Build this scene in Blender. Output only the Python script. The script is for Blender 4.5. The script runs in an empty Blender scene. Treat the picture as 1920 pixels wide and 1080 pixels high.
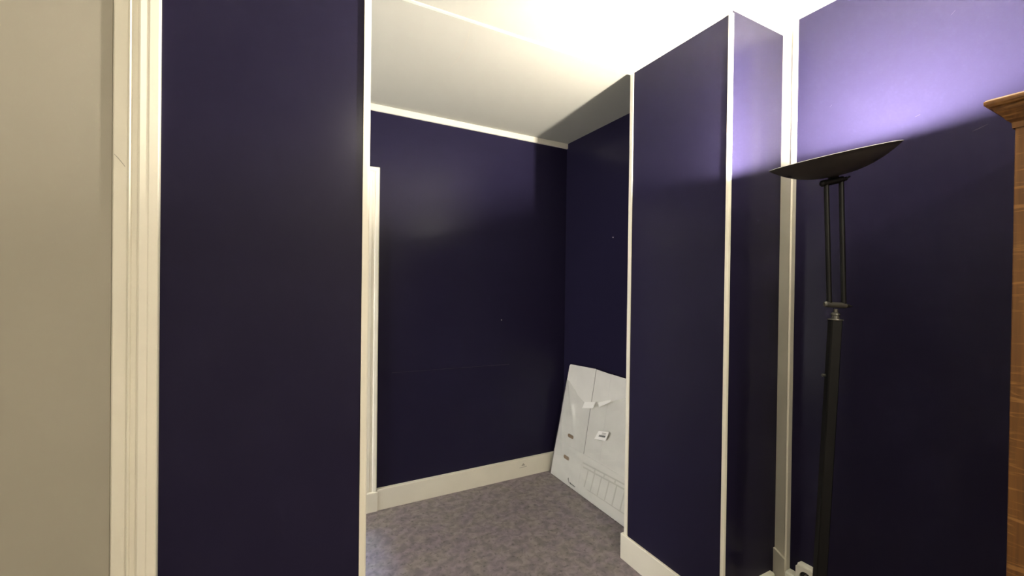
import bpy, bmesh, math, random
from mathutils import Vector, Matrix, noise

S = bpy.context.scene
COL = S.collection
random.seed(4)

# ------------------------------------------------------------------ camera
FPX = 780.6                                    # focal length in pixels of a 1920 x 1080 frame
cd = bpy.data.cameras.new('camera')
cd.sensor_width = 36.0
cd.lens = FPX / 1920 * 36.0
cd.clip_start = 0.01
cam = bpy.data.objects.new('camera', cd)
COL.objects.link(cam)
CAM_R = Matrix(((0.88387, -0.00839, -0.46765), (-0.46754, 0.01132, -0.88390), (0.01271, 0.99990, 0.00608)))
q = CAM_R.to_quaternion(); q.normalize()
cam.matrix_world = Matrix.Translation((0, 0, 1.40)) @ q.to_matrix().to_4x4()
S.camera = cam

# ------------------------------------------------------------------ world, daylight, exposure
W = bpy.data.worlds.new('world'); S.world = W
W.use_nodes = True
bg = W.node_tree.nodes['Background']
bg.inputs[0].default_value = (1.0, 0.98, 0.94, 1)
bg.inputs[1].default_value = 1.8
sd = bpy.data.lights.new('daylight_sun', 'SUN'); sd.energy = 0.5; sd.color = (0.35, 0.6, 1.0); sd.angle = math.radians(3)
sun = bpy.data.objects.new('daylight_sun', sd); COL.objects.link(sun)
sun.rotation_euler = Vector((1.97, -0.02, -2.20)).to_track_quat('-Z', 'Y').to_euler()
sun.location = (-4, 2.1, 4)
LAMP_W = 33.0
LAMP_COL = (1.0, 0.93, 0.80)
vs = S.view_settings
vs.view_transform = 'Standard'; vs.look = 'None'
vs.exposure = 3.0; vs.gamma = 1.0; vs.use_curve_mapping = False

# ------------------------------------------------------------------ materials
def mat(name, col, rough=0.5, spec=0.5, metal=0.0, var=0.0, vscale=3.0, bump=0.0, bscale=200.0, rvar=0.0, emit=None, estr=0.0):
    m = bpy.data.materials.new(name); m.use_nodes = True
    nt = m.node_tree; b = nt.nodes['Principled BSDF']
    b.inputs['Base Color'].default_value = (*col, 1)
    b.inputs['Roughness'].default_value = rough
    b.inputs['Specular IOR Level'].default_value = spec
    b.inputs['Metallic'].default_value = metal
    tc = nt.nodes.new('ShaderNodeTexCoord')
    if var:
        n = nt.nodes.new('ShaderNodeTexNoise'); n.inputs['Scale'].default_value = vscale; n.inputs['Detail'].default_value = 6
        nt.links.new(tc.outputs['Object'], n.inputs['Vector'])
        r = nt.nodes.new('ShaderNodeValToRGB')
        r.color_ramp.elements[0].position = 0.35; r.color_ramp.elements[1].position = 0.68
        r.color_ramp.elements[0].color = (*[c * (1 - var) for c in col], 1)
        r.color_ramp.elements[1].color = (*[min(1, c * (1 + var)) for c in col], 1)
        nt.links.new(n.outputs[0], r.inputs[0]); nt.links.new(r.outputs[0], b.inputs['Base Color'])
    if rvar:
        n = nt.nodes.new('ShaderNodeTexNoise'); n.inputs['Scale'].default_value = 5; n.inputs['Detail'].default_value = 5
        nt.links.new(tc.outputs['Object'], n.inputs['Vector'])
        mr = nt.nodes.new('ShaderNodeMapRange')
        mr.inputs[1].default_value = 0.3; mr.inputs[2].default_value = 0.7
        mr.inputs[3].default_value = rough - rvar; mr.inputs[4].default_value = rough + rvar
        nt.links.new(n.outputs[0], mr.inputs[0]); nt.links.new(mr.outputs[0], b.inputs['Roughness'])
    if bump:
        n = nt.nodes.new('ShaderNodeTexNoise'); n.inputs['Scale'].default_value = bscale; n.inputs['Detail'].default_value = 4
        nt.links.new(tc.outputs['Object'], n.inputs['Vector'])
        bp = nt.nodes.new('ShaderNodeBump'); bp.inputs['Strength'].default_value = bump; bp.inputs['Distance'].default_value = 0.002
        nt.links.new(n.outputs[0], bp.inputs['Height']); nt.links.new(bp.outputs[0], b.inputs['Normal'])
    if emit:
        b.inputs['Emission Color'].default_value = (*emit, 1); b.inputs['Emission Strength'].default_value = estr
    return m

PURPLE = (0.0162, 0.0136, 0.0355)
M = {}
M['purple'] = mat('purple_satin_paint', PURPLE, 0.24, 0.10, var=0.03, vscale=2.2, bump=0.04, bscale=160)
M['white'] = mat('cream_white_gloss_paint', (0.80, 0.765, 0.66), 0.42, 0.5, var=0.03, vscale=6, bump=0.02, bscale=60)
M['ceiling'] = mat('ceiling_matt_paint', (0.455, 0.448, 0.395), 0.9, 0.2, var=0.025, vscale=1.6)
M['cream'] = mat('cream_wall_paint', (0.36, 0.335, 0.275), 0.75, 0.3, var=0.03, vscale=2.0, bump=0.05, bscale=40)
M['offwhite'] = mat('off_white_wall_paint', (0.84, 0.82, 0.76), 0.8, 0.3, var=0.02, vscale=2.0)
M['black'] = mat('black_metal', (0.0035, 0.0035, 0.0038), 0.42, 0.28, var=0.1, vscale=30)
M['shade'] = mat('dark_brown_black_metal', (0.050, 0.042, 0.038), 0.55, 0.5, var=0.1, vscale=20)
M['steel'] = mat('brushed_steel', (0.62, 0.60, 0.54), 0.35, 0.5, metal=0.9, var=0.05, vscale=60)
M['reflector'] = mat('white_enamel', (0.82, 0.80, 0.76), 0.5, 0.4, var=0.02, vscale=20)
M['bulb'] = mat('lit_bulb', (1, 1, 1), 0.3, 0.5, var=0.01, emit=(1.0, 0.9, 0.72), estr=60)
M['fill_glow'] = mat('fill_light_glow', (0.9, 0.9, 0.9), 0.5, 0.3, var=0.01, emit=(1.0, 0.90, 0.74), estr=14)  # glow of the added fill light, out of view
M['plastic'] = mat('white_plastic', (0.80, 0.79, 0.70), 0.35, 0.5, var=0.02, vscale=20)
M['socketdark'] = mat('socket_well', (0.03, 0.03, 0.03), 0.5, 0.4, var=0.1)
M['carton'] = mat('white_carton', (0.78, 0.765, 0.72), 0.55, 0.4, var=0.03, vscale=8, bump=0.03, bscale=30)
M['seam'] = mat('carton_gap', (0.16, 0.145, 0.12), 0.8, 0.2, var=0.1)
M['kraft'] = mat('brown_kraft', (0.27, 0.17, 0.09), 0.8, 0.2, var=0.15, vscale=60)
M['paper'] = mat('white_paper', (0.93, 0.92, 0.88), 0.7, 0.2, var=0.02)
M['ink'] = mat('black_ink', (0.02, 0.02, 0.02), 0.6, 0.2, var=0.05)
M['greyink'] = mat('pale_grey_print', (0.60, 0.585, 0.535), 0.6, 0.2, var=0.05)
M['greyink2'] = mat('grey_print', (0.25, 0.24, 0.22), 0.6, 0.2, var=0.05)
M['greymark'] = mat('grey_mark', (0.42, 0.40, 0.34), 0.6, 0.3, var=0.1, vscale=80)
M['hairline'] = mat('hairline_crack', (0.50, 0.47, 0.39), 0.8, 0.2, var=0.1, vscale=80)
M['scuff'] = mat('pale_scuff', (0.030, 0.027, 0.046), 0.35, 0.3, var=0.1, vscale=40)
M['glass'] = mat('window_glass', (1, 1, 1), 0.02, 0.5, var=0.01)
M['glass'].node_tree.nodes['Principled BSDF'].inputs['Alpha'].default_value = 0.08

def floor_mat():
    m = bpy.data.materials.new('mottled_grey_purple_vinyl'); m.use_nodes = True
    nt = m.node_tree; b = nt.nodes['Principled BSDF']; tc = nt.nodes.new('ShaderNodeTexCoord')
    def nz(scale, det, dist=0.0):
        n = nt.nodes.new('ShaderNodeTexNoise'); n.inputs['Scale'].default_value = scale; n.inputs['Detail'].default_value = det
        n.inputs['Distortion'].default_value = dist
        nt.links.new(tc.outputs['Object'], n.inputs['Vector']); return n
    def ramp(src, p0, c0, p1, c1):
        r = nt.nodes.new('ShaderNodeValToRGB')
        r.color_ramp.elements[0].position = p0; r.color_ramp.elements[0].color = (*c0, 1)
        r.color_ramp.elements[1].position = p1; r.color_ramp.elements[1].color = (*c1, 1)
        nt.links.new(src.outputs[0], r.inputs[0]); return r
    a = ramp(nz(26, 5, 0.6), 0.36, (0.172, 0.148, 0.152), 0.64, (0.272, 0.236, 0.232))
    c = ramp(nz(9, 3), 0.4, (0.94, 0.90, 1.0), 0.62, (1.0, 1.0, 0.97))
    d = ramp(nz(48, 2, 0.3), 0.30, (0.62, 0.62, 0.62), 0.42, (1, 1, 1))
    def mul(x, y):
        k = nt.nodes.new('ShaderNodeMixRGB'); k.blend_type = 'MULTIPLY'; k.inputs[0].default_value = 1
        nt.links.new(x.outputs[0], k.inputs[1]); nt.links.new(y.outputs[0], k.inputs[2]); return k
    nt.links.new(mul(mul(a, c), d).outputs[0], b.inputs['Base Color'])
    b.inputs['Roughness'].default_value = 0.5; b.inputs['Specular IOR Level'].default_value = 0.35
    bp = nt.nodes.new('ShaderNodeBump'); bp.inputs['Strength'].default_value = 0.08; bp.inputs['Distance'].default_value = 0.002
    nt.links.new(nz(120, 3).outputs[0], bp.inputs['Height']); nt.links.new(bp.outputs[0], b.inputs['Normal'])
    return m
M['floor'] = floor_mat()

def oak_mat():
    m = bpy.data.materials.new('orange_oak'); m.use_nodes = True
    nt = m.node_tree; b = nt.nodes['Principled BSDF']; tc = nt.nodes.new('ShaderNodeTexCoord')
    def tex(sc, rot, scale, det):
        mp = nt.nodes.new('ShaderNodeMapping'); mp.inputs['Scale'].default_value = sc; mp.inputs['Rotation'].default_value = rot
        nt.links.new(tc.outputs['Object'], mp.inputs['Vector'])
        n = nt.nodes.new('ShaderNodeTexNoise'); n.inputs['Scale'].default_value = scale; n.inputs['Detail'].default_value = det
        nt.links.new(mp.outputs[0], n.inputs['Vector']); return n
    grain = tex((30, 30, 1.2), (0, 0, 0), 4, 6)
    fleck = tex((9, 9, 75), (0.22, 0.0, 0), 1.2, 3); fleck.inputs['Distortion'].default_value = 1.4
    r1 = nt.nodes.new('ShaderNodeValToRGB')
    r1.color_ramp.elements[0].color = (0.085, 0.032, 0.006, 1); r1.color_ramp.elements[1].color = (0.165, 0.068, 0.014, 1)
    r1.color_ramp.elements[0].position = 0.3; r1.color_ramp.elements[1].position = 0.7
    nt.links.new(grain.outputs[0], r1.inputs[0])
    r2 = nt.nodes.new('ShaderNodeValToRGB')
    r2.color_ramp.elements[0].position = 0.54; r2.color_ramp.elements[1].position = 0.66
    r2.color_ramp.elements[0].color = (0, 0, 0, 1); r2.color_ramp.elements[1].color = (0.55, 0.55, 0.55, 1)
    nt.links.new(fleck.outputs[0], r2.inputs[0])
    k = nt.nodes.new('ShaderNodeMixRGB'); k.inputs[2].default_value = (0.34, 0.165, 0.05, 1)
    nt.links.new(r2.outputs[0], k.inputs[0]); nt.links.new(r1.outputs[0], k.inputs[1])
    nt.links.new(k.outputs[0], b.inputs['Base Color'])
    b.inputs['Roughness'].default_value = 0.42
    return m
M['oak'] = oak_mat()

def film_mat():
    m = bpy.data.materials.new('clear_plastic_film'); m.use_nodes = True
    nt = m.node_tree
    for n in list(nt.nodes): nt.nodes.remove(n)
    out = nt.nodes.new('ShaderNodeOutputMaterial')
    tr = nt.nodes.new('ShaderNodeBsdfTransparent'); tr.inputs[0].default_value = (0.98, 0.98, 0.97, 1)
    df = nt.nodes.new('ShaderNodeBsdfDiffuse'); df.inputs[0].default_value = (0.97, 0.97, 0.95, 1)
    gl = nt.nodes.new('ShaderNodeBsdfGlossy'); gl.inputs['Roughness'].default_value = 0.10
    gl.inputs[0].default_value = (0.9, 0.9, 0.88, 1)
    m1 = nt.nodes.new('ShaderNodeMixShader'); m1.inputs[0].default_value = 0.15
    tl = nt.nodes.new('ShaderNodeBsdfTranslucent'); tl.inputs[0].default_value = (0.97, 0.97, 0.95, 1)
    m0 = nt.nodes.new('ShaderNodeMixShader'); m0.inputs[0].default_value = 0.5
    nt.links.new(df.outputs[0], m0.inputs[1]); nt.links.new(tl.outputs[0], m0.inputs[2])
    nt.links.new(tr.outputs[0], m1.inputs[1]); nt.links.new(m0.outputs[0], m1.inputs[2])
    fr = nt.nodes.new('ShaderNodeFresnel'); fr.inputs[0].default_value = 1.35
    m2 = nt.nodes.new('ShaderNodeMixShader')
    nt.links.new(fr.outputs[0], m2.inputs[0]); nt.links.new(m1.outputs[0], m2.inputs[1]); nt.links.new(gl.outputs[0], m2.inputs[2])
    tc = nt.nodes.new('ShaderNodeTexCoord'); mp = nt.nodes.new('ShaderNodeMapping')
    mp.inputs['Rotation'].default_value = (0, 0, 0.9); mp.inputs['Scale'].default_value = (4, 14, 4)
    nz = nt.nodes.new('ShaderNodeTexNoise'); nz.inputs['Scale'].default_value = 1.6; nz.inputs['Detail'].default_value = 4
    nt.links.new(tc.outputs['Object'], mp.inputs[0]); nt.links.new(mp.outputs[0], nz.inputs['Vector'])
    bp = nt.nodes.new('ShaderNodeBump'); bp.inputs['Strength'].default_value = 0.3; bp.inputs['Distance'].default_value = 0.008
    nt.links.new(nz.outputs[0], bp.inputs['Height'])
    nt.links.new(bp.outputs[0], gl.inputs['Normal'])
    mp2 = nt.nodes.new('ShaderNodeMapping'); mp2.inputs['Rotation'].default_value = (0, 0, -0.55); mp2.inputs['Scale'].default_value = (2.2, 9, 2)
    nz2 = nt.nodes.new('ShaderNodeTexNoise'); nz2.inputs['Scale'].default_value = 1.3; nz2.inputs['Detail'].default_value = 3; nz2.inputs['Distortion'].default_value = 0.8
    nt.links.new(tc.outputs['Object'], mp2.inputs[0]); nt.links.new(mp2.outputs[0], nz2.inputs['Vector'])
    mr = nt.nodes.new('ShaderNodeMapRange'); mr.inputs[1].default_value = 0.40; mr.inputs[2].default_value = 0.75; mr.inputs[3].default_value = 0.20; mr.inputs[4].default_value = 0.25
    nt.links.new(nz2.outputs[0], mr.inputs[0]); nt.links.new(mr.outputs[0], m1.inputs[0])
    nt.links.new(m2.outputs[0], out.inputs[0])
    return m
M['film'] = film_mat()

# ------------------------------------------------------------------ mesh helpers
def add_box(bm, x0, x1, y0, y1, z0, z1):
    v = [bm.verts.new((x, y, z)) for x in (x0, x1) for y in (y0, y1) for z in (z0, z1)]
    for f in ((0, 1, 3, 2), (4, 6, 7, 5), (0, 4, 5, 1), (2, 3, 7, 6), (0, 2, 6, 4), (1, 5, 7, 3)):
        bm.faces.new([v[i] for i in f])

def add_prism(bm, poly, a0, a1, axis='z'):
    """extrude a closed 2D outline along an axis; poly is (x,y) for z, (y,z) for x, (x,z) for y"""
    def P(p, a):
        return {'z': (p[0], p[1], a), 'x': (a, p[0], p[1]), 'y': (p[0], a, p[1])}[axis]
    lo = [bm.verts.new(P(p, a0)) for p in poly]; hi = [bm.verts.new(P(p, a1)) for p in poly]
    n = len(poly)
    for i in range(n):
        bm.faces.new((lo[i], lo[(i + 1) % n], hi[(i + 1) % n], hi[i]))
    bm.faces.new(lo[::-1]); bm.faces.new(hi)

def add_lathe(bm, prof, n=40, mtx=Matrix(), cap0=False, cap1=False):
    rings = []
    for r, z in prof:
        if r < 1e-6:
            rings.append([bm.verts.new(mtx @ Vector((0, 0, z)))])
        else:
            rings.append([bm.verts.new(mtx @ Vector((r * math.cos(2 * math.pi * i / n), r * math.sin(2 * math.pi * i / n), z))) for i in range(n)])
    for a, b in zip(rings, rings[1:]):
        for i in range(n):
            j = (i + 1) % n
            if len(a) == 1: bm.faces.new((a[0], b[i], b[j]))
            elif len(b) == 1: bm.faces.new((a[i], a[j], b[0]))
            else: bm.faces.new((a[i], a[j], b[j], b[i]))
    if cap0 and len(rings[0]) > 1: bm.faces.new(rings[0][::-1])
    if cap1 and len(rings[-1]) > 1: bm.faces.new(rings[-1])

def frame_between(p, q):
    p = Vector(p); q = Vector(q); z = (q - p).normalized()
    x = z.orthogonal().normalized(); y = z.cross(x)
    m = Matrix((x, y, z)).transposed().to_4x4(); m.translation = p
    return m, (q - p).length

def add_tube(bm, p, q, r0, r1=None, n=20, cap=0.25):
    m, L = frame_between(p, q); r1 = r0 if r1 is None else r1
    c = min(r0, r1) * cap
    add_lathe(bm, [(0, 0), (r0 - c, 0), (r0, c), (r1, L - c), (r1 - c, L), (0, L)], n, m)

def obj(name, bm, m, parent=None, smooth=False, bevel=0.0):
    if m != 'film': bmesh.ops.recalc_face_normals(bm, faces=bm.faces[:])
    me = bpy.data.meshes.new(name); bm.to_mesh(me); bm.free()
    for x in (m if isinstance(m, (list, tuple)) else [m]):
        me.materials.append(M[x])
    o = bpy.data.objects.new(name, me); COL.objects.link(o)
    if parent:
        o.parent = parent
        o.matrix_parent_inverse = parent.matrix_world.inverted()
    if smooth:
        for p in me.polygons: p.use_smooth = True
        me.set_sharp_from_angle(angle=math.radians(38))
    if bevel:
        md = o.modifiers.new('bevel', 'BEVEL'); md.width = bevel; md.segments = 2; md.limit_method = 'ANGLE'
    return o

def tag(o, label, cat, group=None, kind=None):
    o['label'] = label; o['category'] = cat
    if group: o['group'] = group
    if kind: o['kind'] = kind
    return o

def thing(name, loc, label, cat, group=None, kind=None):
    o = bpy.data.objects.new(name, None); COL.objects.link(o)
    o.empty_display_size = 0.1
    o.matrix_world = Matrix.Translation(loc); o.location = loc
    return tag(o, label, cat, group, kind)

def box_obj(name, dims, m, parent=None, bevel=0.0):
    bm = bmesh.new(); add_box(bm, *dims); return obj(name, bm, m, parent, bevel=bevel)

# ------------------------------------------------------------------ plan of the place (metres)
CZ = 2.50                       # ceiling
XL, XR = -1.30, 1.82            # near room, left and right walls
XD0, XD1 = -1.10, -0.301        # doorway in the left part of the dividing wall
Y1, Y2 = 1.06, 1.61             # front and back of the thick dividing wall
XO0, XO1 = 0.161, 1.526          # opening in it
XA, YB = 1.88, 2.67             # alcove right wall, back wall
XAL, YN = -1.40, -1.60          # alcove left end, wall behind the camera
SOF = 2.486                     # soffit of the opening
T = 0.15

def st(o, label, cat): return tag(o, label, cat, kind='structure')

st(box_obj('floor', (XAL - T, XA + T, YN - T, YB + T, -0.10, 0), 'floor'), 'mottled grey purple vinyl floor of room and alcove', 'floor')
st(box_obj('ceiling', (XAL - T, XA + T, YN - T, YB + T, CZ, CZ + 0.12), 'ceiling'), 'white painted ceiling lit by the floor lamp', 'ceiling')
ceil = bpy.data.objects['ceiling']

wb = st(box_obj('wall_back', (XAL - T, XA + T, YB, YB + T, 0, CZ), 'purple'), 'dark purple back wall of the alcove', 'wall')
st(box_obj('wall_alcove_right', (XA, XA + T, Y2, YB, 0, CZ), 'purple'), 'dark purple alcove side wall behind the wrapped flat carton', 'wall')
bm = bmesh.new()
add_box(bm, XD1, XO0, Y1, Y2, 0, CZ); add_box(bm, XAL - T, XD0, Y1, Y2, 0, CZ); add_box(bm, XD0, XD1, Y1, Y2, 2.30, CZ); add_box(bm, XD0, XD1, Y1 + .08, Y2, 0, 2.30)
st(obj('wall_front_left', bm, 'purple'), 'dark purple wall panel beside the cream door casing', 'wall')
st(box_obj('wall_front_right', (XO1, XA + T, Y1, Y2, 0, CZ), 'purple'), 'purple wall pier between alcove and lamp corner', 'wall')
wr = st(box_obj('wall_right', (XR, XA + T, YN, Y1 - 0.094, 0, CZ), 'purple'), 'purple right wall lit above the floor lamp', 'wall')
st(box_obj('wall_left', (XL - T, XL, YN, Y1, 0, CZ), 'offwhite'), 'plain off-white wall far to the left of the viewer', 'wall')
st(box_obj('wall_rear', (XL - T, XA + T, YN - T, YN, 0, CZ), 'offwhite'), 'plain off-white wall behind the viewer', 'wall')
bm = bmesh.new()                               # alcove end wall with a window hole
wy0, wy1, wz0, wz1 = 1.75, 2.50, 0.25, 2.20
add_box(bm, XAL - T, XAL, Y2, YB, 0, wz0); add_box(bm, XAL - T, XAL, Y2, YB, wz1, CZ)
add_box(bm, XAL - T, XAL, Y2, wy0, wz0, wz1); add_box(bm, XAL - T, XAL, wy1, YB, wz0, wz1)
st(obj('wall_alcove_left', bm, 'purple'), 'purple end wall of the alcove with a window', 'wall')
d2 = thing('door_2', ((XD0 + XD1) / 2, Y1 + .03, 0), 'plain cream door leaf at the left edge of the view', 'door', kind='structure')
box_obj('door_leaf', (XD0 + .004, XD1 - .0035, Y1 - .002, Y1 + .038, .006, 2.294), 'cream', d2)
box_obj('door_stop', (XD1 - .003, XD1, Y1, Y1 + .08, 0, 2.30), 'white', d2)
bm = bmesh.new(); add_tube(bm, (XD0 + .07, Y1 + .018, 1.0), (XD0 + .07, Y1 - .03, 1.0), .009); add_tube(bm, (XD0 + .065, Y1 - .03, 1.0), (XD0 + .17, Y1 - .03, 1.0), .008)
obj('door_handle', bm, 'steel', d2, smooth=True)
w1 = thing('window_1', (XAL - 0.075, (wy0 + wy1) / 2, wz0), 'white window at the hidden end of the alcove', 'window', kind='structure')
bm = bmesh.new()
for a in ((wy0, wy0 + .05, wz0, wz1), (wy1 - .05, wy1, wz0, wz1), (wy0 + .05, wy1 - .05, wz0, wz0 + .05), (wy0 + .05, wy1 - .05, wz1 - .05, wz1)):
    add_box(bm, XAL - .10, XAL - .05, *a)
obj('window_frame', bm, 'white', w1)
box_obj('pane', (XAL - .077, XAL - .073, wy0 + .05, wy1 - .05, wz0 + .05, wz1 - .05), 'glass', w1)

# soffit and low lintel of the opening: white underside, purple front strip
bm = bmesh.new(); add_box(bm, XO0, XO1, Y1, Y2, SOF, CZ)
so = obj('trim_1', bm, ['ceiling', 'purple'])
for p in so.data.polygons:
    if p.normal.y < -0.5: p.material_index = 1
st(so, 'white soffit across the opening under the ceiling', 'soffit')

# corner beads
def bead_poly(cx, cy, sx, sy, w=0.020, t=0.005, r=0.008):
    """L-shaped bead on a convex corner: wall runs off in +sx along x and +sy along y"""
    pts = [(w, 0), (w, -t)]
    for i in range(5):
        a = math.radians(270 - 90 * i / 4)
        pts.append((-t + r + r * math.cos(a), -t + r + r * math.sin(a)))
    pts += [(-t, w), (0, w), (0, 0)]
    return [(cx + sx * x, cy + sy * y) for x, y in pts]
def bead(name, poly, a0, a1, axis, label):
    bm = bmesh.new(); add_prism(bm, poly, a0, a1, axis)
    return st(obj(name, bm, 'white', smooth=True), label, 'corner bead')
bead('trim_2', bead_poly(XO0, Y1, -1, 1, 0.012, 0.005), 0, SOF, 'z', 'white corner bead edging the left purple wall')
bead('trim_3', bead_poly(XO1, Y1, 1, 1, 0.009, 0.005, 0.007), 0, SOF, 'z', 'white corner bead on the near edge of the pier')
bead('trim_4', bead_poly(XO1, Y2, 1, -1, 0.021, 0.005), 0, SOF, 'z', 'white corner bead on the far edge of the pier beside the carton')
bead('trim_5', bead_poly(XO0, Y2, -1, -1), 0, SOF, 'z', 'white corner bead on the hidden edge of the left wall')
bead('trim_6', bead_poly(Y1, SOF, 1, 1, 0.008, 0.004, 0.005), XO0, XO1, 'x', 'white bead along the front edge of the soffit')
bead('trim_7', bead_poly(Y2, SOF, -1, 1, 0.014, 0.004, 0.005), XO0, XO1, 'x', 'white bead across the ceiling at the rear of the soffit')
# strip along the top of the back wall
bm = bmesh.new()
add_prism(bm, [(YB, CZ), (YB, CZ - 0.038), (YB - 0.010, CZ - 0.038), (YB - 0.014, CZ - 0.034), (YB - 0.014, CZ)], XAL, XA, 'x')
st(obj('trim_8', bm, 'white'), 'white cornice strip along the top of the alcove back wall', 'cornice')

# diagonal boxing in the corner behind the lamp
A_ = Vector((1.877, Y1)); B_ = Vector((XR, Y1 - 0.094)); D_ = (B_ - A_).normalized(); Nn = Vector((D_.y, -D_.x))
if Nn.x > 0: Nn = -Nn
def cpt(s, o): p = A_ + D_ * s + Nn * o; return (p.x, p.y)
L_ = (B_ - A_).length
bx = thing('trim_9', (1.85, 1.01, 0), 'white vertical boxing board in the corner behind the lamp', 'trim', kind='structure')
bm = bmesh.new()
add_prism(bm, [cpt(0, 0), cpt(L_ * .70, 0), cpt(L_ * .70, .004), cpt(L_ * .76, .006), cpt(L_ * .80, .001), cpt(L_, .001), (XA + .02, B_.y), (XA + .02, Y1)], 0.272, CZ)
obj('board', bm, 'white', bx)
bm = bmesh.new()
add_prism(bm, [cpt(-.008, .009), cpt(L_ * .80, .009), cpt(L_ * .80, 0.001), cpt(L_, 0.001), (XA + .02, B_.y), (XA + .02, Y1), cpt(-.008, 0)], 0, 0.272)
obj('plinth_block', bm, 'white', bx, bevel=0.001)

# baseboards
def base_obj(name, polys, h, label, notch=0.006):
    bm = bmesh.new()
    for p in polys: add_box(bm, *p, 0, h)
    return st(obj(name, bm, 'white', bevel=0.003), label, 'baseboard')
bb = base_obj('baseboard_back', [(0.474, XA, YB - 0.030, YB)], 0.130, 'white baseboard under the alcove back wall')
base_obj('baseboard_alcove_right', [(XA - 0.018, XA, Y2 + .018, YB - 0.030)], 0.130, 'white baseboard behind the leaning carton')
bm = bmesh.new()
t = 0.015
add_prism(bm, [(XA, Y2), (XA, Y2 + t), (XO1 - t, Y2 + t), (XO1 - t, Y1 - t), (1.835, Y1 - t), (1.835, Y1), (XO1, Y1), (XO1, Y2)], 0, 0.130)
st(obj('baseboard_pier', bm, 'white', bevel=0.003), 'white baseboard wrapping the foot of the pier', 'baseboard')
base_obj('baseboard_front_left', [(-0.232, XO0, Y1 - 0.015, Y1)], 0.130, 'white baseboard under the left purple wall')
base_obj('baseboard_right', [(XR - 0.015, XR, YN, Y1 - 0.12)], 0.130, 'white baseboard along the right wall behind the lamp')
base_obj('baseboard_left', [(XL, XL + 0.015, YN, Y1)], 0.130, 'white baseboard along the cream wall')
# faint triangle mark with a bar below it on the back baseboard
bm = bmesh.new(); yy = YB - 0.0302
add_prism(bm, [(1.492, .083), (1.525, .083), (1.509, .101)], yy - .0004, yy, 'y')
obj('triangle_mark', bm, 'greymark', bb)
bm = bmesh.new(); add_prism(bm, [(1.478, .069), (1.538, .072), (1.538, .076), (1.478, .072)], yy - .0004, yy, 'y')
obj('bar_mark', bm, 'greymark', bb)
# marks on the walls
bm = bmesh.new(); add_prism(bm, [(0.564, .838), (1.399, .8275), (1.399, .8300), (0.564, .8405)], YB - .0012, YB, 'y')
obj('paint_ridge', bm, 'scuff', wb)
def nail(parent, p, d):
    bm = bmesh.new(); add_tube(bm, p, Vector(p) + Vector(d), .004, .0025, 10); obj('nail', bm, 'steel', parent, smooth=True)
nail(wb, (1.330, YB, 1.152), (0, -.006, 0))
nail(bpy.data.objects['wall_alcove_right'], (XA, 2.127, 1.727), (-.008, 0, 0))

for pts in (((XR - .0006, .468, 1.885), (XR - .0006, .455, 1.889), (XR - .0006, .437, 1.896)), ((XR - .0006, .520, 2.265), (XR - .0006, .510, 2.275)), ((XR - .0006, .850, 2.100), (XR - .0006, .843, 2.106)), ((XR - .0006, .600, 1.975), (XR - .0006, .588, 1.979))):
    bm = bmesh.new(); prev = None
    for k, p in enumerate(pts):
        w_ = .0012 if 0 < k < len(pts) - 1 else .0006
        cur = [bm.verts.new((p[0], p[1], p[2] + w_)), bm.verts.new((p[0], p[1], p[2] - w_))]
        if prev: bm.faces.new((prev[0], prev[1], cur[1], cur[0]))
        prev = cur
    obj('scuff_mark', bm, 'scuff', wr)
# horizontal trunking over the pier baseboard
bm = bmesh.new(); add_prism(bm, [(Y1, .142), (Y1, .178), (Y1 - .014, .178), (Y1 - .020, .172), (Y1 - .020, .142)], XO1 + .02, 1.845, 'x')
tag(obj('cable_trunking', bm, 'plastic'), 'white cable trunking above the pier baseboard by the corner boxing', 'trunking')
bm = bmesh.new(); add_prism(bm, [(XR, .215), (XR, .252), (XR - .030, .252), (XR - .036, .246), (XR - .036, .215)], .930, .965, 'y')
tag(obj('cable_trunking', bm, 'plastic'), 'short white cable trunking stub between corner boxing and socket', 'trunking')

# wall socket
sk = thing('wall_socket', (XR, .892, .236), 'white surface wall socket with round dark recess beside the corner', 'socket')
bm = bmesh.new()
sy0, sy1, sz0, sz1 = .850, .924, .236, .310
add_box(bm, XR - .030, XR, sy0, sy1, sz0, sz1); obj('back_box', bm, 'plastic', sk, bevel=.004)
bm = bmesh.new()                                # plate with a round hole
cy, cz, rr, n = (sy0 + sy1) / 2, (sz0 + sz1) / 2 - .004, .022, 32
hw = .0365
def sq(a):
    c, s = math.cos(a), math.sin(a); k = hw / max(abs(c), abs(s)); return (k * c, k * s)
xf, xb = XR - .040, XR - .0302
loop = []
for i in range(n):
    a = 2 * math.pi * (i + .5) / n; o_ = sq(a)
    loop.append([bm.verts.new((x, cy + u, cz + .003 + v_)) for x, u, v_ in ((xb, *o_), (xf, *o_), (xf, rr * math.cos(a), rr * math.sin(a)), (xb, rr * math.cos(a), rr * math.sin(a)))])
for i in range(n):
    a, b = loop[i], loop[(i + 1) % n]
    for k in range(4): bm.faces.new((a[k], b[k], b[(k + 1) % 4], a[(k + 1) % 4]))
obj('face_plate', bm, 'plastic', sk)
bm = bmesh.new(); add_tube(bm, (XR - .0301, cy, cz + .003), (XR - .0335, cy, cz + .003), .0215); obj('socket_well', bm, 'socketdark', sk)
bm = bmesh.new(); add_tube(bm, (XR - .033, cy, cz + .014), (XR - .046, cy, cz + .014), .0025, n=12); obj('earth_pin', bm, 'steel', sk, smooth=True)

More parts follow.
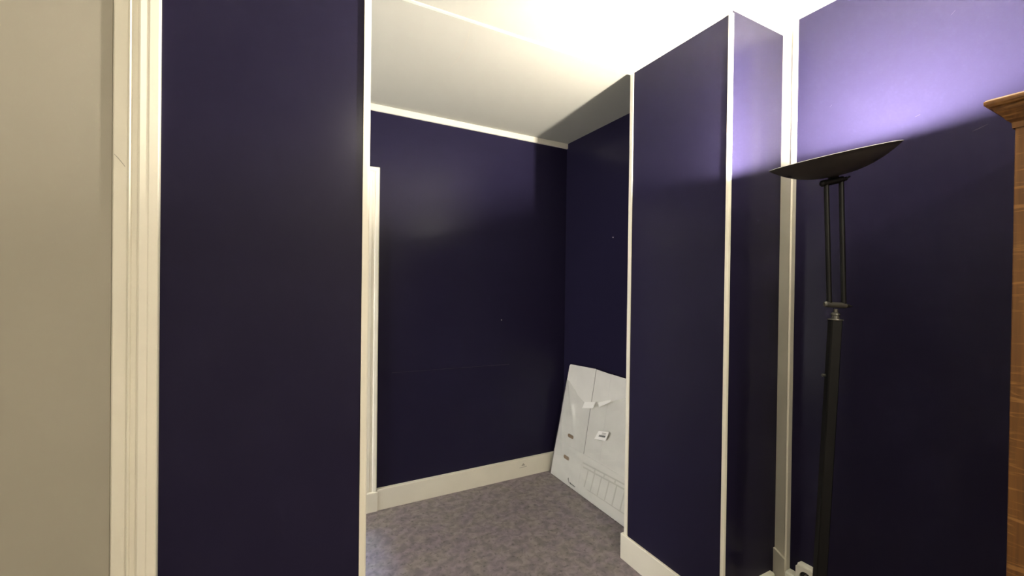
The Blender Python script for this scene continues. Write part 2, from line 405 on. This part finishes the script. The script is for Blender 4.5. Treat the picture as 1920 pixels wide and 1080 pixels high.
# door casing at the left edge and crack in it
bm = bmesh.new()
c1 = [(-.232, Y1), (-.232, Y1 - .011), (-.2335, Y1 - .0135), (-.2465, Y1 - .014), (-.2490, Y1 - .0125), (-.2605, Y1 - .014), (-.264, Y1 - .011), (-.265, Y1 - .007), (-.2735, Y1 - .0065),
      (-.2745, Y1 - .0105), (-.2765, Y1 - .0125), (-.279, Y1 - .0105), (-.280, Y1 - .0055), (XD1, Y1 - .005), (XD1, Y1)]
add_prism(bm, c1, 0, CZ)
cs = st(obj('trim_10', bm, 'white'), 'cream moulded door casing between cream wall and purple wall', 'casing')
def ribbon(name, pts, w, normal, m, parent):
    bm = bmesh.new(); nrm = Vector(normal)
    prev = None
    for i, p in enumerate(pts):
        p = Vector(p); d = (Vector(pts[min(i + 1, len(pts) - 1)]) - Vector(pts[max(i - 1, 0)])).normalized()
        s = d.cross(nrm).normalized() * w * (0.5 if i in (0, len(pts) - 1) else 1)
        cur = [bm.verts.new(p + s), bm.verts.new(p - s)]
        if prev: bm.faces.new((prev[0], prev[1], cur[1], cur[0]))
        prev = cur
    return obj(name, bm, m, parent)
ribbon('crack', [(-.300, Y1 - .0056, 1.640), (-.295, Y1 - .0056, 1.634), (-.290, Y1 - .0056, 1.627), (-.284, Y1 - .0056, 1.618)], .0007, (0, -1, 0), 'greymark', cs)
ribbon('crack', [(.66, 1.66, CZ - .0004), (.685, 1.74, CZ - .0004), (.70, 1.83, CZ - .0004), (.708, 1.93, CZ - .0004), (.70, 2.05, CZ - .0004)], .0009, (0, 0, -1), 'hairline', ceil)

# door on the alcove back wall, its casing showing past the left wall
d1 = thing('door_1', (0.02, YB, 0), 'white panelled door with moulded casing on the alcove back wall', 'door', kind='structure')
def casing_prof(sx, x0):
    return [(x0 + sx * a, YB - b) for a, b in ((0, 0), (0, .026), (.006, .030), (.022, .028), (.026, .018), (.040, .017), (.044, .022), (.058, .022), (.062, .012), (.074, .012), (.074, 0))]
bm = bmesh.new(); add_prism(bm, casing_prof(-1, .472), .118, 2.112); obj('casing_upright', bm, 'white', d1)
bm = bmesh.new(); add_prism(bm, casing_prof(1, -.472), .118, 2.112); obj('casing_upright', bm, 'white', d1)
hp = [(y, 2.112 - (a - .472) * 1) for a, y in [(.472 + (x - .472), y) for x, y in casing_prof(1, .472)]]
bm = bmesh.new(); add_prism(bm, [(y, z) for y, z in hp], -.398, .398, 'x'); obj('casing_head', bm, 'white', d1)
bm = bmesh.new()                                # mitred ends of the head
for s in (-1, 1):
    for k, (a, b) in enumerate(((0, .026), (.0, .030))): pass
for s in (-1, 1):
    pr = [(a, b) for a, b in ((0, 0), (0, .026), (.006, .030), (.022, .028), (.026, .018), (.040, .017), (.044, .022), (.058, .022), (.062, .012), (.074, .012), (.074, 0))]
    va = [bm.verts.new((s * (.472 - a), YB - b - .0003, 2.112 - a + .0003)) for a, b in pr]
    vb = [bm.verts.new((s * .398, YB - b - .0003, 2.112 - a + .0003)) for a, b in pr]
    for i in range(len(pr) - 1): bm.faces.new((va[i], va[i + 1], vb[i + 1], vb[i]))
obj('casing_mitre', bm, 'white', d1)
for s in (-1, 1):
    box_obj('plinth_block', ((.394, .478) if s > 0 else (-.478, -.394)) + (YB - .036, YB, 0, .118), 'white', d1, bevel=.002)
box_obj('door_leaf', (-.397, .397, YB - .010, YB, .006, 2.036), 'white', d1)
for zz in ((.25, .95), (1.10, 1.90)):
    for xx in ((-.32, -.04), (.04, .32)):
        box_obj('door_panel', xx + (YB - .016, YB - .010) + zz, 'white', d1, bevel=.004)
bm = bmesh.new(); add_tube(bm, (-.34, YB - .010, 1.02), (-.34, YB - .05, 1.02), .009); add_tube(bm, (-.345, YB - .05, 1.02), (-.24, YB - .05, 1.02), .008)
obj('door_handle', bm, 'steel', d1, smooth=True)

# ------------------------------------------------------------------ uplighter floor lamp
def build_lamp():
    foot = Vector((1.3902, .6746, 0)); ptop = Vector((1.4489, .6526, 1.3115))
    root = thing('floor_lamp', foot, 'black uplighter floor lamp with dish shade on twin rods, switched on', 'lamp')
    bm = bmesh.new(); add_lathe(bm, [(0, 0), (.138, 0), (.140, .003), (.140, .016), (.132, .022), (.03, .030), (.022, .045), (0, .045)], 48, Matrix.Translation(foot))
    obj('base', bm, 'black', root, smooth=True)
    # square pole, a touch out of plumb
    vd = Vector((.9097, .4153, 0)); e = Vector((.4153, -.9097, 0))
    ax = (ptop - foot).normalized()
    sx = (e - ax * e.dot(ax)).normalized(); sy = ax.cross(sx)
    rot = Matrix.Rotation(math.radians(24), 3, ax); sx = rot @ sx; sy = rot @ sy
    h = .0142
    def pole_pt(u, v, z): return foot + ax * z + sx * u + sy * v
    L = (ptop - foot).length
    bm = bmesh.new(); c = .003
    oct_ = [(h, h - c), (h - c, h), (-h + c, h), (-h, h - c), (-h, -h + c), (-h + c, -h), (h - c, -h), (h, -h + c)]
    lo = [bm.verts.new(pole_pt(u, v, .03)) for u, v in oct_]; hi = [bm.verts.new(pole_pt(u, v, L - .004)) for u, v in oct_]
    for i in range(8): bm.faces.new((lo[i], lo[(i + 1) % 8], hi[(i + 1) % 8], hi[i]))
    bm.faces.new(hi); bm.faces.new(lo[::-1])
    pole = obj('pole', bm, 'black', root)
    bm = bmesh.new()
    m, _ = frame_between(ptop - ax * .004, ptop + ax)
    add_lathe(bm, [(0, 0), (.0195, 0), (.0205, .0015), (.0195, .004), (.0105, .005), (.0095, .014), (.012, .016), (.011, .021), (.006, .024), (.006, .034), (0, .034)], 28, m)
    obj('pole_cap', bm, 'steel_dark', root, smooth=True)
    bm = bmesh.new()
    kb = pole_pt(0, 0, 1.1407) + (-e) * .014
    add_tube(bm, kb, kb - e * .010 - vd * .004, .0035, .005, 14); obj('dimmer_knob', bm, 'steel_dark', root, smooth=True)
    # lower and upper joint bars with clamp screws
    def bar(name, a, b, r, screw):
        a, b = Vector(a), Vector(b)
        bm = bmesh.new(); add_tube(bm, a, b, r, n=24, cap=.5); o = obj(name, bm, 'steel_dark' if 'lower' in name else 'black', root, smooth=True)
        bm = bmesh.new(); d = (b - a).normalized(); add_tube(bm, b, b + d * .008, r * .62, n=16); add_tube(bm, b + d * .008, b + d * .008 + Vector(screw), .0022, n=10)
        obj('clamp_screw', bm, 'black', o, smooth=True)
    bar('lower_bar', (1.4187, .6689, 1.3560), (1.4790, .6370, 1.3515), .0085, (.008, -.004, -.001))
    bar('upper_bar', (1.4057, .6782, 1.7175), (1.4690, .6449, 1.7335), .0095, (.008, -.005, .007))
    for a, b in (((1.4328, .6614, 1.353), (1.4214, .6699, 1.722)), ((1.4712, .6411, 1.351), (1.4611, .6489, 1.733))):
        bm = bmesh.new(); add_tube(bm, a, b, .0068, n=20); obj('rod', bm, 'black', root, smooth=True)
    # shade
    ro, ti = math.radians(6.5), math.radians(11.5)
    cen = Vector((1.4400, .667, 1.799))
    e1 = e * math.cos(ro) + Vector((0, 0, 1)) * math.sin(ro)
    up0 = Vector((0, 0, 1)) * math.cos(ro) - e * math.sin(ro)
    e2 = vd * math.cos(ti) + up0 * math.sin(ti)      # away from the viewer, rising
    n_ = e1.cross(e2)
    if n_.z < 0: n_ = -n_
    F = Matrix((e1, e2, n_)).transposed().to_4x4(); F.translation = cen
    R0, D0 = .160, .057
    prof = [(R0 * k / 14, -D0 * (1 - (k / 14) ** 2.4)) for k in range(15)]
    bm = bmesh.new()
    add_lathe(bm, prof + [(R0 + .0012, .0004)], 72, F)
    add_lathe(bm, [(0, -D0 - .001), (.016, -D0 - .001)], 24, F)
    sh = obj('shade', bm, 'shade', root, smooth=True)
    bm = bmesh.new()
    add_lathe(bm, [((R0 - .0010) * k / 14, -(D0 - .003) * (1 - (k / 14) ** 2.4) + .0004) for k in range(15)] + [(R0 - .0008, .0016), (R0 + .0006, .0018), (R0 + .0013, .0014), (R0 + .0012, .0005)], 72, F)
    obj('reflector', bm, 'reflector', sh, smooth=True)
    for a, rad in ((math.radians(-28), .108), (math.radians(205), .118)):
        k = rad / R0; z = -D0 * (1 - k ** 2.4) - .0008
        slope = D0 * 2.4 * k ** 1.4 / R0
        bm = bmesh.new()
        Rz = Matrix.Rotation(a, 4, 'Z'); Tl = Matrix.Translation((rad, 0, z)); Ry = Matrix.Rotation(-math.atan(slope), 4, 'Y')
        mm = F @ Rz @ Tl @ Ry @ Matrix.Diagonal((.7, 1.6, 1, 1))
        add_lathe(bm, [(0, -.0004), (.007, -.0004), (.0072, .0004), (0, .0004)], 18, mm); obj('vent_slot', bm, 'black', sh, smooth=True)
    bm = bmesh.new(); add_tube(bm, cen - n_ * (D0 + .0005), (1.4368, .6619, 1.7255), .014, .006, 20); obj('swivel', bm, 'black', root, smooth=True)
    bm = bmesh.new(); bc = cen - n_ * .040; add_tube(bm, bc - e1 * .045, bc + e1 * .045, .006, n=16); obj('bulb', bm, 'bulb', root, smooth=True)
    ld = bpy.data.lights.new('lamp_light', 'POINT'); ld.energy = LAMP_W; ld.color = LAMP_COL; ld.shadow_soft_size = .022
    lo_ = bpy.data.objects.new('lamp_light', ld); COL.objects.link(lo_); lo_.location = cen - n_ * .027 + e1 * .030
    lo_.parent = root; lo_.matrix_parent_inverse = root.matrix_world.inverted()
M['steel_dark'] = mat('grey_metal', (0.10, 0.098, 0.088), 0.28, 0.6, metal=0.6, var=0.05, vscale=60)
build_lamp()

# added fill light behind the viewer, brightens trim and baseboards facing the camera
cl = thing('fill_light', (0.62, -0.95, CZ), 'added unseen round fill light overhead behind the viewer', 'fill light')
bm = bmesh.new(); add_lathe(bm, [(0, CZ), (.185, CZ), (.185, CZ - .02), (.175, CZ - .024), (0, CZ - .024)], 40, Matrix.Translation((0.62, -0.95, 0))); obj('fill_ring', bm, 'plastic', cl, smooth=True)
bm = bmesh.new(); add_lathe(bm, [(.17 * math.cos(math.radians(a)), CZ - .025 - .07 * math.sin(math.radians(a))) for a in range(0, 91, 10)], 40, Matrix.Translation((0.62, -0.95, 0))); obj('fill_dome', bm, 'fill_glow', cl, smooth=True)

# ------------------------------------------------------------------ oak wardrobe at the right edge
def build_wardrobe():
    xf, xb, ya, yb_ = 1.345, 1.790, -.62, .284
    root = thing('wardrobe', ((xf + xb) / 2, (ya + yb_) / 2, 0), 'orange oak wardrobe with moulded cornice at the right edge', 'wardrobe')
    top = 1.757
    box_obj('side_panel', (xf + .02, xb, yb_ - .02, yb_, .08, top), 'oak', root)
    box_obj('side_panel', (xf + .02, xb, ya, ya + .02, .08, top), 'oak', root)
    box_obj('back_panel', (xb - .008, xb, ya + .02, yb_ - .02, .08, top), 'oak', root)
    box_obj('top_panel', (xf + .02, xb - .008, ya + .02, yb_ - .02, top - .02, top), 'oak', root)
    box_obj('bottom_panel', (xf + .02, xb - .008, ya + .02, yb_ - .02, .08, .10), 'oak', root)
    for y0, y1 in ((yb_ - .07, yb_), (ya, ya + .07)):
        box_obj('stile', (xf, xf + .02, y0, y1, .08, top), 'oak', root, bevel=.002)
    ym = (ya + yb_) / 2
    for y0, y1, hy in ((ya + .072, ym - .001, ym - .03), (ym + .001, yb_ - .072, ym + .03)):
        d = box_obj('door', (xf, xf + .02, y0, y1, .082, top - .002), 'oak', root, bevel=.002)
        box_obj('door_panel', (xf - .006, xf, y0 + .06, y1 - .06, .16, top - .08), 'oak', d, bevel=.004)
        bm = bmesh.new(); add_lathe(bm, [(0, 0), (.006, 0), (.006, .012), (.013, .018), (.012, .026), (0, .030)], 20, Matrix.Translation((xf, hy, .95)) @ Matrix.Rotation(-math.pi / 2, 4, 'Y'))
        obj('knob', bm, 'oak', d, smooth=True)
    bm = bmesh.new()
    rings = []
    for z, o in ((top - .012, .003), (top, .004), (top + .006, .010), (top + .016, .016), (top + .026, .024), (top + .034, .027), (top + .036, .033), (top + .041, .037), (top + .048, .037), (top + .052, .033)):
        rings.append([bm.verts.new(p) for p in ((xf - o, ya - o, z), (xb, ya - o, z), (xb, yb_ + o, z), (xf - o, yb_ + o, z))])
    for a, b in zip(rings, rings[1:]):
        for i in range(4): bm.faces.new((a[i], a[(i + 1) % 4], b[(i + 1) % 4], b[i]))
    bm.faces.new(rings[-1]); bm.faces.new(rings[0][::-1])
    obj('cornice', bm, 'oak', root)
    box_obj('plinth', (xf + .01, xb, ya + .005, yb_ - .005, 0, .08), 'oak', root)
build_wardrobe()

# ------------------------------------------------------------------ flat white carton in plastic, leaning in the alcove
def build_carton():
    th = math.atan2(.135, .81)
    P0 = Vector((1.718, 2.598, .0042))
    X = Vector((0, -1, 0)); Yv = Vector((math.sin(th), 0, math.cos(th))); Z = X.cross(Yv)     # Z points out of the front face
    F = Matrix((X, Yv, Z)).transposed().to_4x4(); F.translation = P0
    root = thing('flat_carton', (1.73, 2.2, 0), 'flat white carton in clear plastic leaning in the alcove corner', 'carton')
    Wd, Ht, Td = .90, .832, .020
    def place(name, bm, m, parent=root, smooth=False, bevel=0.0):
        o = obj(name, bm, m, None, smooth, bevel)
        o.matrix_world = F
        o.parent = parent
        o.matrix_parent_inverse = parent.matrix_world.inverted()
        bpy.context.view_layer.update()
        return o
    bpy.context.view_layer.update()
    def P(poly, z0, z1): bm = bmesh.new(); add_prism(bm, poly, z0, z1); return bm
    lx = lambda y: .004 + .036 * y / Ht               # slightly skewed left edge
    # backing
    place('carton_body', P([(0.004, 0), (Wd, 0), (Wd, Ht - .004), (.05, Ht - .012), (lx(Ht) + .006, Ht - .02)], -Td, -.0035), 'carton', bevel=.002)
    sx = lambda y: .3393 + (.3447 - .3393) * (y - .26) / .58
    g = .0026
    yb = .262
    # front flaps
    place('front_flap', P([(lx(yb), yb), (sx(yb) - g, yb), (sx(Ht) - g, Ht + .008), (lx(Ht) + .010, Ht - .010), (lx(Ht), Ht - .022)], -.0035, 0), 'carton', bevel=.0012)
    place('front_flap', P([(sx(yb) + g, yb), (.5035, yb), (.4995, Ht), (sx(Ht) + g, Ht + .006)], -.0035, 0), 'carton', bevel=.0012)
    place('front_flap', P([(.5047, yb), (Wd - .002, yb), (Wd - .002, Ht - .004), (.5007, Ht + .002)], -.0035, .0008), 'carton', bevel=.0012)
    place('front_flap', P([(.004, .001), (Wd - .002, .001), (Wd - .002, yb - .0008), (.012, yb - .0008)], -.0035, 0), 'carton', bevel=.0012)
    place('seam_gap', P([(sx(yb) - g, yb), (sx(yb) + g, yb), (sx(Ht) + g, Ht), (sx(Ht) - g, Ht)], -.0035, -.0022), 'seam')
    place('seam_line', P([(.330, .005), (.3312, .005), (.3393, yb), (.3380, yb)], 0, .0003), 'greyink')
    # handle slots
    for cx, cy in ((.1753, .3277), (.1625, .1726)):
        a, r = .021, .0125
        pts = [(cx + a + r * math.cos(math.radians(t)), cy + r * math.sin(math.radians(t))) for t in range(-90, 91, 20)] + \
              [(cx - a + r * math.cos(math.radians(t)), cy + r * math.sin(math.radians(t))) for t in range(90, 271, 20)]
        place('handle_slot', P(pts, 0, .0005), 'kraft')
    # printed logo: a small curved leaf and a line of lettering
    leaf = [(.212, .046), (.217, .038), (.224, .029), (.233, .022), (.236, .025), (.228, .033), (.222, .041), (.220, .050), (.215, .054)]
    lg = place('printed_logo', P(leaf, 0, .0004), 'ink')
    bm = bmesh.new()
    for i, (w_, h_) in enumerate(((.008, .012), (.006, .008), (.007, .008), (.005, .011), (.007, .008), (.006, .008), (.007, .008))):
        add_box(bm, .240 + i * .0088, .240 + i * .0088 + w_, .0215, .0215 + h_, 0, .0004)
    place('printed_lettering', bm, 'ink')
    # printed bed rail drawing
    def line(a, b, w, m='greyink'):
        a, b = Vector(a), Vector(b); d = (b - a).normalized(); s = Vector((-d.y, d.x)) * w / 2
        place('printed_rail', P([tuple(a - s), tuple(b - s), tuple(b + s), tuple(a + s)], 0, .0004), m)
    line((.345, .206), (.86, .233), .010); line((.352, .180), (.86, .206), .010)
    line((.425, .060), (.88, .072), .006)
    for xx in (.398, .462, .530, .600, .668, .738, .806):
        line((xx + .012, .181 + (xx - .35) * .05), (xx - .006, .064 + (xx - .425) * .026), .010)
    for xx in (.47, .56, .66):
        line((xx, .186 + (xx - .35) * .05), (xx + .004, .206 + (xx - .35) * .05), .010)
    # plastic film over the lower part: V-shaped upper edge, folds, wraps round the left edge
    bm = bmesh.new()
    nx, ny = 90, 70
    def top_edge(s):
        pts = [(0.0, .712), (.06, .700), (.16, .640), (.25, .598), (.34, .592), (.44, .625), (.56, .672), (.68, .728), (.80, .74), (.90, .74)]
        for (a, ya), (b, yb2) in zip(pts, pts[1:]):
            if s <= b: return ya + (yb2 - ya) * (s - a) / (b - a)
        return pts[-1][1]
    grid = []
    for i in range(nx + 1):
        col = []
        u = i / nx
        s = -.006 + (Wd + .012) * u
        te = top_edge(max(0, s)) + .006 * noise.noise((s * 30, 2, 0))
        for j in range(ny + 1):
            v = j / ny; y = -.003 + (te + .003) * v
            sl = s + (lx(max(y, 0)) - .004) * max(0, 1 - s / .3)
            q_ = Vector((s * 3.2 + y * 2.0, y * 2.2 - s * 2.6, 3.1))
            z = .0052 + .010 * abs(noise.noise(q_ * 2.2)) + .0030 * noise.noise(q_ * 7.5)
            # long diagonal folds hanging from the upper edge
            for (fx, fy, ang, w_, hgt) in ((.10, .60, -1.12, .018, .009), (.17, .50, -1.2, .014, .007), (.60, .62, -2.55, .012, .006), (.62, .36, .42, .016, .008), (.50, .33, .35, .012, .006), (.70, .55, .5, .012, .007), (.08, .30, -1.3, .012, .006)):
                dx, dy = s - fx, y - fy
                a_ = dx * math.cos(ang) + dy * math.sin(ang); c_ = -dx * math.sin(ang) + dy * math.cos(ang)
                z += 1.5 * hgt * math.exp(-(c_ / w_) ** 2) * math.exp(-(a_ / .17) ** 2)
            z += .006 * max(0, v - .93) / .07 * abs(noise.noise((s * 14, 0, 1)))
            edge = min(u, 1 - u) * nx
            if edge < 1: z = -.012
            if j == 0: z = max(z * .4, .002)
            col.append(bm.verts.new((sl, y, z)))
        grid.append(col)
    for i in range(nx):
        for j in range(ny):
            bm.faces.new((grid[i][j], grid[i + 1][j], grid[i + 1][j + 1], grid[i][j + 1]))
    film = place('plastic_wrap', bm, 'film', smooth=False)
    for p in film.data.polygons: p.use_smooth = True
    # tags stuck at the upper edge of the film, and the barcode label
    bm = bmesh.new(); add_prism(bm, [(.283, .553), (.396, .584), (.415, .631), (.302, .603)], .0245, .0250); place('paper_tag', bm, 'paper')
    bm = bmesh.new(); add_prism(bm, [(.452, .605), (.548, .662), (.556, .681), (.502, .660), (.440, .634)], .0245, .0250); place('paper_tag', bm, 'paper')
    lab = [(.448, .398), (.5535, .4195), (.575, .4835), (.478, .460)]
    lb = place('barcode_label', P(lab, .0215, .0220), 'paper')
    o_, ux, uy = Vector(lab[0]), Vector(lab[1]) - Vector(lab[0]), Vector(lab[3]) - Vector(lab[0])
    def quad(a0, a1, b0, b1): return [tuple(o_ + ux * a + uy * b) for a, b in ((a0, b0), (a1, b0), (a1, b1), (a0, b1))]
    bm = bmesh.new(); x_ = .24; k = 0
    while x_ < .80:
        w_ = (.022, .040, .016, .052, .030)[k % 5]; add_prism(bm, quad(x_, x_ + w_, .36, .58), .0220, .0223); x_ += w_ + (.014, .01, .018)[k % 3]; k += 1
    place('barcode', bm, 'ink')
    bm = bmesh.new()
    for b0 in (.66, .74, .82): add_prism(bm, quad(.40, .74, b0, b0 + .035), .0220, .0223)
    place('label_print', bm, 'greyink2')
build_carton()
